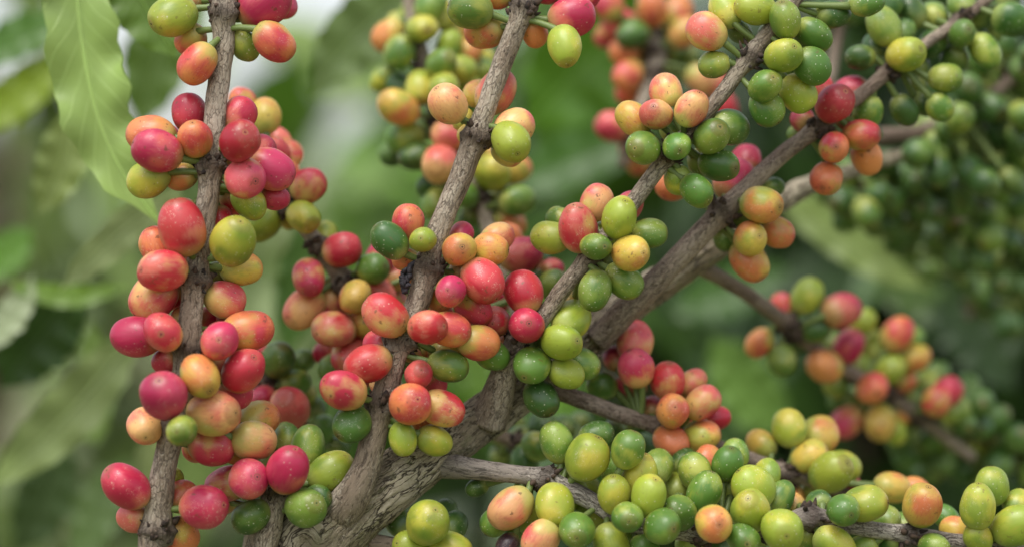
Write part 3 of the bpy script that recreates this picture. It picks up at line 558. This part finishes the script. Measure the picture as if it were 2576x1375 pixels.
# ---------------------------------------------------------------- shrubs behind
def leaf_card(rs,pos,L,tint,vs,fs,co):
    d=Vector((rs.uniform(-1,1),rs.uniform(-1,1),rs.uniform(-1.1,.4))).normalized(); up=Vector((rs.uniform(-.6,.6),rs.uniform(-1,.2),1)).normalized()
    w=d.cross(up).normalized(); nr=w.cross(d); o=len(vs); prof=[.08,.75,1,.8,.35,.02]; hw=L*.22
    for i,pf in enumerate(prof):
        u=i/5; c=pos+d*L*u+Vector((0,0,-L*.25*u*u))
        for v in (-1,0,1):
            vs.append(c+w*hw*pf*v+nr*(abs(v)*hw*.25*pf)); co.append((u,v*.99+.001,tint))
    for i in range(5):
        for j in range(2): a=o+i*3+j; fs.append((a,a+1,a+4,a+3))
def shrub(label,px,py,Y,rx,ry,rz,nl,L,c,seed,group=None):
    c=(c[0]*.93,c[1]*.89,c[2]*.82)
    rs=random.Random(seed); ctr=P(px,py,Y); base=Vector((ctr.x,ctr.y,0))
    t=thing('coffee_shrub',label,'shrub',base,group); vs=[];fs=[];co=[]
    clumps=[Vector((rs.gauss(0,.5)*rx,rs.gauss(0,.5)*ry,rs.gauss(0,.5)*rz)) for _ in range(max(6,nl//14))]
    for _ in range(nl):
        cl=rs.choice(clumps); p=ctr+cl+Vector((rs.gauss(0,.06),rs.gauss(0,.06),rs.gauss(0,.06)))
        leaf_card(rs,p-base,L*rs.uniform(.6,1.2),rs.random()**2*.9,vs,fs,co)
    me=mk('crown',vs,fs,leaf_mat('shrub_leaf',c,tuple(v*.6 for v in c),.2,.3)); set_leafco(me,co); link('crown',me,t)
    sv=[];sf=[]
    top=ctr.z+rz*.7
    vv,ff=small_tube([Vector((0,0,0)),Vector((.03,0,top*.4)),Vector((-.01,.02,top*.75)),Vector((0,0,top))],[.03,.024,.016,.006],10); sv+=vv; sf+=ff
    for cl in clumps:
        z0=max(.2,ctr.z+cl.z-.25); e=Vector((cl.x,cl.y,ctr.z+cl.z)); o=len(sv)
        vv,ff=small_tube([Vector((0,0,z0)),Vector((e.x*.5,e.y*.5,z0+(e.z-z0)*.35)),e],[.009,.007,.003],6); sv+=vv; sf+=[tuple(k+o for k in f) for f in ff]
    link('trunk',mk('trunk',[tuple(v) for v in sv],sf,plain('shrub_bark',(110,92,76),.9,(74,60,48),30)),t)
shrub('blurred leafy coffee shrub beyond the left edge',-60,850,1.0,.20,.22,.26,180,.11,(120,148,84),21)
shrub('dark dense coffee shrub behind the right hand green cherries',2450,650,.75,.20,.2,.28,560,.11,(48,78,28),22)
shrub('blurred coffee shrub behind the centre of the picture',1500,450,1.2,.22,.25,.34,260,.13,(92,136,44),23)
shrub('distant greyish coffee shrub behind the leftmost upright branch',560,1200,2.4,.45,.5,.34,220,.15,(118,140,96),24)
shrub('low blurred coffee shrub behind the bottom heap',1700,1350,1.0,.32,.25,.14,260,.12,(64,94,40),25)
shrub('blurred coffee shrub beyond the fork of the bough',1950,850,1.7,.3,.3,.35,240,.14,(102,136,68),26)
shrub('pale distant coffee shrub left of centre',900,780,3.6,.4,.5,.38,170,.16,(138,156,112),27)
# ---------------------------------------------------------------- ground and hills
def ground():
    n=60; vs=[];fs=[]; e=[-300*(1-2*i/n)**3 for i in range(n+1)]
    for y in e:
        for x in e: vs.append((x,y,.04*noise.noise(Vector((x*.8,y*.8,0)))))
    for j in range(n):
        for i in range(n): a=j*(n+1)+i; fs.append((a,a+1,a+n+2,a+n+1))
    m,nt,bs,out=newmat('soil_and_grass'); tc=N(nt,'ShaderNodeTexCoord')
    c=mix(nt,sstep(nt,nz(nt,tc.outputs['Object'],1.5,8,.65),.4,.6),lin((100,84,64)),lin((96,116,62)))
    nt.links.new(c,bs.inputs['Base Color']); bs.inputs['Roughness'].default_value=.95
    o=link('ground',mk('ground',vs,fs,m)); o['kind']='structure'
ground()
def hills():
    vs=[];fs=[];n=120;R0=[55,62,75,95]
    Hh=[0,2.4,3.8,5.4]
    for k,(r,h) in enumerate(zip(R0,Hh)):
        for i in range(n+1):
            a=math.pi*2*i/n; nn=noise.fractal(Vector((math.cos(a)*5,math.sin(a)*5,k)),1,2,4)
            vs.append((r*math.cos(a),r*math.sin(a),max(-.3,h*(1+.35*nn)) if k else -.3))
    for k in range(3):
        for i in range(n): a=k*(n+1)+i; fs.append((a,a+1,a+n+2,a+n+1))
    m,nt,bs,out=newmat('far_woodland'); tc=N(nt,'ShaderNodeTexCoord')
    c=mix(nt,sstep(nt,nz(nt,tc.outputs['Object'],.5,6,.6),.35,.65),lin((104,124,86)),lin((142,156,122)))  # woodland greens greyed, distance haze painted into the colour
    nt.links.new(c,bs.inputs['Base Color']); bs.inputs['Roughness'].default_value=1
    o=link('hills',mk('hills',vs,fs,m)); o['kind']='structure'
hills()
# ---------------------------------------------------------------- light, world, camera
el,az=math.radians(62),math.radians(205)
w=bpy.data.worlds.new('World'); SC.world=w; w.use_nodes=True; nt=w.node_tree; nt.nodes.clear()
sk=N(nt,'ShaderNodeTexSky',sky_type='NISHITA'); sk.sun_disc=False; sk.sun_elevation=el; sk.sun_rotation=az; sk.air_density=1.0; sk.dust_density=3.0
hs=N(nt,'ShaderNodeHueSaturation'); hs.inputs['Saturation'].default_value=.3; hs.inputs['Value'].default_value=1.75; nt.links.new(sk.outputs[0],hs.inputs['Color'])
bg=N(nt,'ShaderNodeBackground'); bg.inputs[1].default_value=.15; nt.links.new(hs.outputs[0],bg.inputs[0])
wo=N(nt,'ShaderNodeOutputWorld'); nt.links.new(bg.outputs[0],wo.inputs[0])
sl=bpy.data.lights.new('sun','SUN'); sl.energy=2.0; sl.angle=math.radians(30); sl.color=(1,.96,.9)
so=bpy.data.objects.new('sun',sl); COL.objects.link(so)
sd=Vector((math.sin(az)*math.cos(el),math.cos(az)*math.cos(el),math.sin(el)))
so.rotation_euler=sd.to_track_quat('Z','Y').to_euler(); so.location=(0,0,5)
cd=bpy.data.cameras.new('camera'); cam=bpy.data.objects.new('camera',cd); COL.objects.link(cam)
cam.location=(0,-D,H); cam.rotation_euler=(math.radians(90),0,0); cd.lens=LENS; cd.sensor_width=36
cd.clip_start=.02; cd.clip_end=1500; cd.dof.use_dof=True; cd.dof.focus_distance=D-.006; cd.dof.aperture_fstop=4.0
SC.camera=cam
SC.view_settings.view_transform='Standard'; SC.view_settings.look='None'; SC.view_settings.exposure=0
